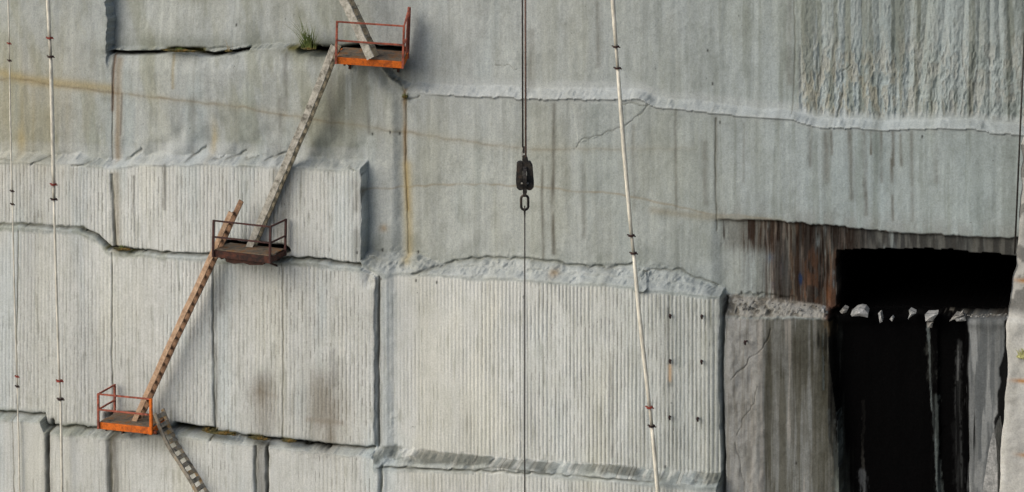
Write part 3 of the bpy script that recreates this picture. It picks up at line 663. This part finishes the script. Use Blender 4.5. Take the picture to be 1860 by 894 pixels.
shape_stone([(1683, 586), (1695, 585), (1693, 595), (1685, 596)], .22, .3, M['stoned'], 'small dull stone tucked under the flat wide wedge', group=GB)
shape_stone([(1724, 584), (1733, 573), (1742, 574), (1748, 569), (1751, 572), (1742, 580), (1731, 581)], .25, .4, M['stoned'], 'dull jagged stone just left of the grey wet face', group=GB)
shape_stone([(1733, 578), (1752, 576), (1755, 583), (1738, 584)], .28, .4, M['stonew'], 'pale stone lying before the dull jagged stone', group=GB)
shape_stone([(1525, 566), (1531, 559), (1540, 563), (1537, 568), (1529, 570)], .2, .3, M['stoned'], 'dull stone beside the rounded pale stone, nearest the rusty jamb', group=GB)
shape_stone([(1492, 558), (1498, 561), (1497, 570), (1492, 566)], .3, .2, M['stonew'], 'small pale chip left of the rusty jamb', group=GB)
rb = random.Random(4)
for k in range(26):
    px = 1758+k*2.9+rb.uniform(-1, 1); sz = rb.uniform(.03, .08)
    stone(V(px, 573+rb.uniform(-2.5, 3), .26), (sz*1.5, sz, sz), 100+k, M['stonew'] if k % 5 == 0 else M['stoned'], 'small broken stone in the row on the right end of the cave sill', 'stone', 'stone', 'small stones along the right end of the sill')
for k in range(20):
    px = 1345+k*8.4+rb.uniform(-3, 3); sz = rb.uniform(.04, .11)
    t_ = (px-1322)/180
    stone(V(px, 548+t_*14+rb.uniform(-5, 13), .18), (sz*1.4, sz, sz*.9), 200+k, M['stoned'], 'broken stone in the rubble band left of the cave mouth', 'stone', 'stone', 'stones in the rubble band left of the cave')
# leaning slab at the foot of the pillar and loose stones in the gap behind it
bm = bmesh.new()
pl = [(1783, 900), (1788, 870), (1797, 812), (1803, 785), (1806, 778), (1809, 800), (1812, 850), (1814, 960), (1770, 960)]
c0 = V(1800, 900, 2.2); poly = [(V(a, b, 2.2).x-c0.x, V(a, b, 2.2).z-c0.z) for a, b in pl]
prism(bm, poly, 0, 1.2); bmesh.ops.bevel(bm, geom=list(bm.edges), offset=.03, segments=2, affect='EDGES')
o = link('leaning_slab', bm, M['stonew']); o.location = c0; tag(o, 'tall pale pointed slab leaning against the pillar at the bottom right', 'stone slab')

# ------------------------------------------------------------------ cages
def cage(px, py, dfront, width, depth, h, mats, ends, label, rot, brackets=True):
    root = empty('access_cage', V(px, py, dfront), rot=rot)
    tag(root, label, 'work platform', 'steel cages hung on the quarry wall')
    post, rail, beam, deck = mats
    B = .19
    def part(name, m, fn):
        bm = bmesh.new(); fn(bm); bmesh.ops.bevel(bm, geom=list(bm.edges), offset=.004, segments=1, affect='EDGES') if len(bm.faces) < 200 else None
        return link(name, bm, M[m], root)
    def channel(bm, a, b, hh):
        a = Vector(a); b = Vector(b); t = (b-a).normalized(); inn = t.cross(Vector((0, 0, 1)))*-1
        bar(bm, a, b, .012, hh)
        for s in (-1, 1): bar(bm, a+inn*.033+Vector((0, 0, s*(hh/2-.006))), b+inn*.033+Vector((0, 0, s*(hh/2-.006))), .052, .011)
    part('front_beam', beam, lambda bm: channel(bm, (0, 0, B/2), (width, 0, B/2), B))
    part('rear_beam', beam, lambda bm: bar(bm, (0, depth, B/2), (width, depth, B/2), .05, B*.7))
    for x in (0, width):
        part('side_beam', beam, lambda bm, x=x: bar(bm, (x, .008, B/2), (x, depth-.03, B/2), .03, B*.85))
    def boards(bm):
        n = 6
        for k in range(n):
            y0 = .03+k*(depth-.06)/n; z_ = B+.012+random.uniform(-.006, .006)
            bar(bm, (.02+random.uniform(-.01, .03), y0+(depth-.06)/n/2, z_), (width-.02-random.uniform(-.01, .03), y0+(depth-.06)/n/2, z_), (depth-.06)/n-.012, .03)
    part('deck', deck, boards)
    def pst(x, y, top, m=post, w_=.06): part('post', m, lambda bm: bar(bm, (x, y, .01), (x, y, top), w_, w_, up=Vector((0, 1, 0))))
    pst(.0, -.036, h+.02, post if 'hotright' not in ends else post); pst(width, -.036, h+.02, 'orange' if 'hotright' in ends else post, .08 if 'hotright' in ends else .06)
    for z_, nm in ((h, 'top_rail'), (h*.56, 'middle_rail')):
        part(nm, rail, lambda bm, z_=z_: bar(bm, (.03, -.036, z_), (width-.03, -.036, z_+random.uniform(-.01, .01)), .045, .045))
    for e in ends:
        if e in ('left', 'right'):
            x = 0 if e == 'left' else width; ft = h+(.02 if 'tallfar' not in ends else .28)
            pst(x, depth-.03, ft, post, .06 if 'tallfar' not in ends else .09)
            for z_, z2, nm in ((h, ft-.02, 'top_rail'), (h*.56, h*.56, 'middle_rail')):
                part(nm, rail, lambda bm, z_=z_, z2=z2, x=x: bar(bm, (x, -.0, z_), (x, depth-.06, z2), .045, .045))
            if 'tallfar' in ends: part('end_panel', post, lambda bm, x=x: bar(bm, (x, depth*.55, h*.62), (x, depth*.95, h*.62), .02, h*.85))
    if brackets:
        for x in (width*.12, width*.86):
            def br(bm, x=x):
                bar(bm, (x, .05, -.03), (x, depth+.1, -.03), .06, .055); bar(bm, (x, .35, -.06), (x, depth+.05, -.34), .05, .05); bar(bm, (x, depth+.06, -.02), (x, depth+.06, -.45), .07, .05)
            part('bracket', 'mesh', br)
    return root
def under(root, poly, y0, y1, m='mesh'):
    bm = bmesh.new(); prism(bm, poly, y0, y1); return link('support_plate', bm, M[m], root)
c1 = cage(610.5, 116, 1.15, 1.90, .95, 1.24, ('redrust', 'redrust', 'orange', 'floor'), ('right', 'tallfar'), 'orange steel cage at the top where a grey ladder comes down', (R(9), R(3.2), R(15)))
under(c1, [(1.0, -.01), (1.75, -.01), (1.75, -.16), (1.6, -.14), (1.3, -.06)], .35, .8)
c2 = cage(388, 467, 1.62, 1.80, .98, 1.05, ('darkrust', 'darkrust', 'darkbeam', 'floor'), ('right',), 'dark rusty cage in the middle with the tan ladder passing behind its rails', (0, R(1.2), 0))
under(c2, [(.3, -.01), (1.6, -.01), (1.5, -.10), (1.1, -.14), (.9, -.10), (.6, -.16), (.35, -.12)], .1, .7)
c3 = cage(180, 779, 1.75, 1.72, .95, 1.02, ('redrust', 'redrust', 'orange', 'floor'), ('left', 'hotright'), 'orange steel cage at the bottom left with open rails', (0, R(-.5), R(1)))
bm = bmesh.new(); bmesh.ops.create_icosphere(bm, subdivisions=2, radius=.07); bmesh.ops.scale(bm, vec=(1.1, .8, 1), verts=bm.verts)
o = link('corner_foot', bm, M['redbeam'], c3, True); o.location = (1.80, .04, .06)

# ------------------------------------------------------------------ stair ladders
def ladder(top, bot, dn, width, sh, label, near, far, rungm, gap=.30, tw=.15, extra=0, endtrim=0, sagf=0, broken=False, d2=None):
    """steep stair lying along the wall: near stringer at depth dn, far one 'width' closer to the wall"""
    a = V(*top, dn); b = V(*bot, dn if d2 is None else d2); L = (b-a).length; t = (b-a).normalized()
    root = empty('ladder', b); tag(root, label, 'ladder', 'wooden ladders between the cages')
    n = Vector((-t.z, 0, t.x)); n = n if n.z > 0 else -n
    side = Vector((0, 1, 0))
    def part(name, m, p, q, w_, h_, upv):
        bm = bmesh.new(); segs = 8 if name == 'stringer' else 1
        bar(bm, p-b, q-b, w_, h_, upv)
        if name == 'stringer':
            bmesh.ops.subdivide_edges(bm, edges=[e for e in bm.edges if e.calc_length() > L*.5], cuts=12)
            for v_ in bm.verts:
                s = (v_.co-(p-b)).dot(t)/L; v_.co += n*((.009 if not broken else .035)*math.sin(s*9+w_*50)+.006*math.sin(s*31))-n*sagf*math.sin(math.pi*min(max(s, 0), 1))
        bmesh.ops.bevel(bm, geom=list(bm.edges), offset=.005, segments=1, affect='EDGES')
        return link(name, bm, M[m], root)
    part('stringer', near, a, b, .05, sh, n)
    part('stringer', far, a+side*width+t*endtrim, b+side*width, .05, sh, n)
    rg = random.Random(int(top[0])); k = gap*.5
    while k < L-.1:
        p = a+t*k+side*.026; q = a+t*k+side*(width-.026)
        if k > endtrim and not (broken and rg.random() < .12):
            off = n*(sh*.5-.02)-n*sagf*math.sin(math.pi*k/L); tilt = t*rg.uniform(-.02, .02)
            bm = bmesh.new(); bar(bm, p+off-b, q+off+tilt-b, .045, tw, (n+t*.0).normalized()*.2+Vector((t.x, 0, t.z)))
            bmesh.ops.bevel(bm, geom=list(bm.edges), offset=.004, segments=1, affect='EDGES')
            link('rung', bm, M[rungm], root)
        k += gap
    return root
ladder((596, -60), (674, 106), 1.0, .34, .24, 'grey plank ladder coming down from above into the top cage', 'grey', 'greydk', 'greydk', .30, .10)
ladder((607, 84), (446, 462), .92, .30, .20, 'grey lichened ladder between the top cage and the middle cage', 'lichen', 'greydk', 'grey', .30, .12, sagf=.05)
ladder((420, 386), (240, 772), 1.40, .38, .15, 'tan wooden ladder between the middle cage and the bottom cage', 'tan', 'brown', 'brown', .30, .10, endtrim=-.3)
ladder((280, 752), (386, 934), 1.45, .46, .11, 'short grey decayed ladder hanging below the bottom cage', 'mossy', 'mossy', 'mossy', .26, .13, broken=True, sagf=.12)

# ------------------------------------------------------------------ pipes
def pipeline(pts, cps, d0, r, label, rc, reds=(), thin=(), top_r=None):
    root = empty('pipe', V(pts[-1][0], pts[-1][1], d0)); O = Vector(root.location); tag(root, label, 'pipe', 'white jointed pipes hanging down the wall')
    r0 = r; ys = [p[1] for p in pts]; xs_ = [p[0] for p in pts]
    def at(y): return float(np.interp(y, ys, xs_))
    cuts = [ys[0]]+[c for c in cps]+[ys[-1]]
    for k, (y0, y1) in enumerate(zip(cuts[:-1], cuts[1:])):
        short = (y1-y0) < 60
        r = r0*(1 if y1 < 450 or not thin else .6); n = 2 if short else 9; bm = bmesh.new(); pp, rr_ = [], []
        for i in range(n):
            y = y0+(y1-y0)*i/(n-1); s = i/(n-1); pp.append(V(at(y), y, d0)-O)
            rr_.append(r*.72 if short else r*(.72+.28*math.sin(math.pi*min(1, max(0, s*.94+.03)))**.6))
        tube(bm, pp, rr_, 14); link('pipe_length', bm, M['pipe2' if short else 'pipe'], root, True)
    for i, y in enumerate(cps):
        c = V(at(y), y, d0)-O; bm = bmesh.new()
        dirv = (V(at(y+20), y+20, d0)-V(at(y), y, d0)).normalized()
        tl = Vector((0, 0, random.uniform(-.04, .04)))
        tube(bm, [c-dirv*.022, c+dirv*.022], rc, 16)
        bm2 = link('coupling', bm, M['flangered' if i in reds else 'flange'], root)
        for s in (-1, 1):
            bm = bmesh.new(); bar(bm, c+Vector((s*rc*.9, 0, -.008*s)), c+Vector((s*(rc+.03), 0, -.02*s)), .04, .026)
            link('clamp_lug', bm, M['flangered' if i in reds else 'flange'], root)
    return root
pipeline([(14, -80), (15, 0), (17, 100), (19, 230), (22, 350), (26, 520), (31, 690), (34, 800), (37, 960)], [79, 110, 347, 371, 684, 702], 1.1, .024, 'thinnest jointed white pipe at the far left edge', .045, reds=(0, 4))
pipeline([(84, -80), (87, 0), (92, 103), (95, 210), (98, 362), (102, 500), (106, 640), (110, 725), (112, 830), (114, 960)], [69, 103, 335, 362, 692, 725], 1.3, .062, 'thick jointed white pipe to the left of the cages', .095, reds=(0, 2, 4), thin=True)
pipeline([(1106, -80), (1113, 0), (1119, 85), (1122, 124), (1134, 280), (1147, 428), (1151, 460), (1160, 560), (1171, 660), (1180, 740), (1184, 774), (1192, 860), (1200, 960)], [85, 124, 428, 460, 740, 774], 1.3, .058, 'slanting jointed white pipe before the large grooved face', .088, reds=(4,))

# ------------------------------------------------------------------ hoist
DH = 9.0
def cable(name, p0, p1, d0, r, m, label, cat='cable', n=2, sag=0):
    a, b = V(*p0, d0), V(*p1, d0); bm = bmesh.new()
    tube(bm, [a.lerp(b, i/n)-b for i in range(n+1)], r, 8); o = link(name, bm, M[m], None, True); o.location = b; tag(o, label, cat); return o
cable('hoist_cable', (948.5, -120), (949.6, 268), DH, .021, 'cable', 'left one of the two dark wire ropes above the hoist block')
cable('hoist_cable', (954.0, -120), (955.0, 285), DH+.05, .024, 'cable2', 'right one of the two wire ropes above the hoist block')
S = 1/ (FPX/ (DIST-DH*math.cos(TH)))       # metres per pixel at the hoist
root = empty('hoist_block', V(953, 345, DH), rz=TH); tag(root, 'black hoist pulley block with link hanging in front of the wall', 'pulley block')
def q(px, py): return ((px-953)*S, (345-py)*S)
def hp(name, m, poly, y0, y1, bev=.012):
    bm = bmesh.new(); prism(bm, [q(*p) for p in poly], y0, y1); bmesh.ops.bevel(bm, geom=list(bm.edges), offset=bev, segments=2, affect='EDGES'); return link(name, bm, M[m], root)
hp('cheek', 'block', [(939, 297), (943, 294), (948, 294), (949, 300), (950, 344), (944, 345), (939, 341), (937.5, 330)], -.09, .10)
hp('cheek', 'block', [(957, 294), (963, 294), (967, 301), (969.5, 330), (969, 340), (964, 345), (957, 344)], -.09, .10)
bm = bmesh.new(); a = q(953, 322); tube(bm, [Vector((a[0]-.045, 0, a[1])), Vector((a[0]+.045, 0, a[1]))], .28, 28)
o = link('sheave', bm, M['cable'], root)
hp('strap', 'block', [(949, 284), (956, 284), (959, 290), (959, 312), (948, 312), (948.5, 292)], -.05, .06)
hp('strap', 'cable', [(950, 318), (957, 318), (957, 348), (955, 356), (951, 356), (949.5, 348)], -.12, -.08, .006)
bm = bmesh.new(); a = q(953, 332); tube(bm, [Vector((a[0]-.09, -.11, a[1])), Vector((a[0]+.09, -.11, a[1]))], .022, 10); link('pin', bm, M['hub'], root)
hp('rope_socket', 'hub', [(948.3, 277), (950.5, 277), (950.8, 286), (948.0, 286)], -.03, .03, .006)
hp('rope_socket', 'cable', [(950, 268), (953, 268), (953, 280), (948.5, 280)], -.03, .03, .006)
hp('hook_shank', 'block', [(950.5, 346), (955.5, 346), (954.5, 357), (951.5, 357)], -.035, .035, .008)
# link ring
bm = bmesh.new(); cx, cz = q(953, 367.5); rx, hz = 6.3*S, 6.5*S; pts = []
for k in range(33):
    t = 2*math.pi*k/32; s_ = math.sin(t); pts.append(Vector((cx+rx*math.cos(t), 0, cz+(hz if s_ > 0 else -hz)+rx*1.0*s_)))
tube(bm, pts, .030, 10, caps=False); link('chain_link', bm, M['block'], root, True)
hp('rope_socket', 'cable', [(951, 380), (955, 380), (954.5, 392), (952, 392)], -.03, .03, .006)
bm = bmesh.new(); cx, cz = q(953, 378.5); pts = [Vector((cx, .05*math.cos(2*math.pi*k/16), cz+.06*math.sin(2*math.pi*k/16))) for k in range(17)]
tube(bm, pts, .014, 8, caps=False); link('thimble', bm, M['cable'], root, True)
cable('hoist_cable', (953.2, 389), (953.2, 1010), DH, .016, 'cable', 'single thin rope hanging down from the hoist block')
o = cable('power_cable', (1861, 60), (1843, 462), 2.9, .022, 'cable', 'black cable hanging beside the pale pillar at the right edge')

# ------------------------------------------------------------------ iron pins
for px, py, wh in [(1218, 573, 'upper left pin of the six pins right of the slanting pipe'), (1275.5, 574, 'upper right pin of the six pins, near the block edge'), (1218, 655, 'middle left pin of the six pins, above an orange stain'),
               (1275, 656, 'middle right pin of the six pins in the grooved face'), (1217, 757, 'lower left pin of the six pins in the grooved face'), (1268, 760, 'lower right pin of the six pins in the grooved face'), (1354, 621, 'lone pin in the rough face right of the grooved block')]:
    d0 = .56 if px < 1300 else .42
    r_ = empty('iron_pin', V(px, py, d0)); tag(r_, wh, 'iron pin', 'iron pins driven into the rock')
    bm = bmesh.new(); tube(bm, [(0, .2, -.02), (0, -.06, .0), (0, -.09, -.02)], .024, 8); link('shank', bm, M['flange'], r_)
    bm = bmesh.new(); tube(bm, [(0, -.05, .05), (.0, -.07, 0), (.012, -.06, -.07)], [.026, .036, .02], 8); link('head', bm, M['flange'], r_)

# ------------------------------------------------------------------ plants
def tuft(px, py, d0, specs, label, m='leaf', basem='moss', br=.2):
    r_ = empty('grass_tuft', V(px, py, d0)); tag(r_, label, 'grass tuft')
    bm = bmesh.new(); rg = random.Random(int(px*7+py))
    for (x0, ln, lean, wd, n) in specs:
        for k in range(n):
            a = Vector((x0+rg.uniform(-.08, .08), rg.uniform(-.08, .08), 0)); L = ln*rg.uniform(.6, 1.05); le = lean+rg.uniform(-.25, .25); yy = rg.uniform(-.35, .1); prev = None; S_ = 6
            for i in range(S_+1):
                s = i/S_; c = a+Vector((le*L*s*s*.9+le*L*s*.3, yy*L*s, L*s*(1-.15*abs(le)*s))); w_ = wd*(1-s)**.7+.0015
                pr = (bm.verts.new(c+Vector((-w_, 0, 0))), bm.verts.new(c+Vector((w_, -.004, 0))))
                if prev: bm.faces.new([prev[0], prev[1], pr[1], pr[0]])
                prev = pr
    link('blades', bm, M[m], r_)
    bm = bmesh.new(); bmesh.ops.create_icosphere(bm, subdivisions=4, radius=1)
    for v_ in bm.verts:
        k_ = .75+.7*float(fbm(np.array(v_.co.x*3+px), np.array(v_.co.y*3+v_.co.z*5), 5, 3)); v_.co = Vector((v_.co.x*br*.9, v_.co.y*.09, v_.co.z*.035))*(k_*1.5-.4)
    link('roots', bm, M[basem], r_)
    return r_
tuft(560, 88, .12, [(-.05, .95, -.5, .012, 9), (.0, 1.15, -.22, .012, 9), (.1, .72, .05, .012, 14), (.18, .55, .35, .008, 5), (.05, .45, 0, .02, 40), (-.12, .35, -.2, .016, 20)], 'tall green grass tuft growing from the ledge left of the top cage')
tuft(416, 92, 0, [(0, .38, -.35, .006, 5), (.06, .3, .1, .006, 4)], 'thin dark dry sprigs at the end of the upper left ledge', 'greydk', 'moss', .1)
tuft(325, 92, .14, [(0, .12, .2, .01, 22), (.12, .1, -.2, .01, 18)], 'low green moss tuft on the long dark crevice at the upper left', 'leaf', 'moss', .5)
tuft(222, 452, .72, [(0, .13, .1, .01, 22)], 'small moss tuft at the joint left of the middle cage', 'leaf', 'moss', .25)
tuft(400, 786, .98, [(-.5, .12, .2, .012, 26), (-.2, .16, .2, .012, 26), (.2, .13, .0, .012, 30), (.45, .10, -.2, .012, 20)], 'brown moss clump on the ledge right of the bottom cage', 'moss', 'moss', .5)
tuft(470, 796, .98, [(-.05, .10, .1, .01, 16), (.06, .13, .1, .01, 20)], 'smaller brown moss clump on the same ledge towards the brown smudges', 'moss', 'moss', .3)
tuft(525, 800, .98, [(0, .09, .1, .01, 12)], 'olive moss clump under the left brown smudge', 'moss', 'moss', .2)
tuft(736, 176, .08, [(0, .14, .2, .01, 14)], 'tiny moss tuft at the top of the rusty crack', 'leaf', 'moss', .07)
tuft(1857, 648, 3.3, [(0, .22, -.3, .02, 30), (.1, .2, .3, .02, 20)], 'pale yellow plant growing on the near pillar', 'pale', 'pale', .12)
print('faces', len(Q))
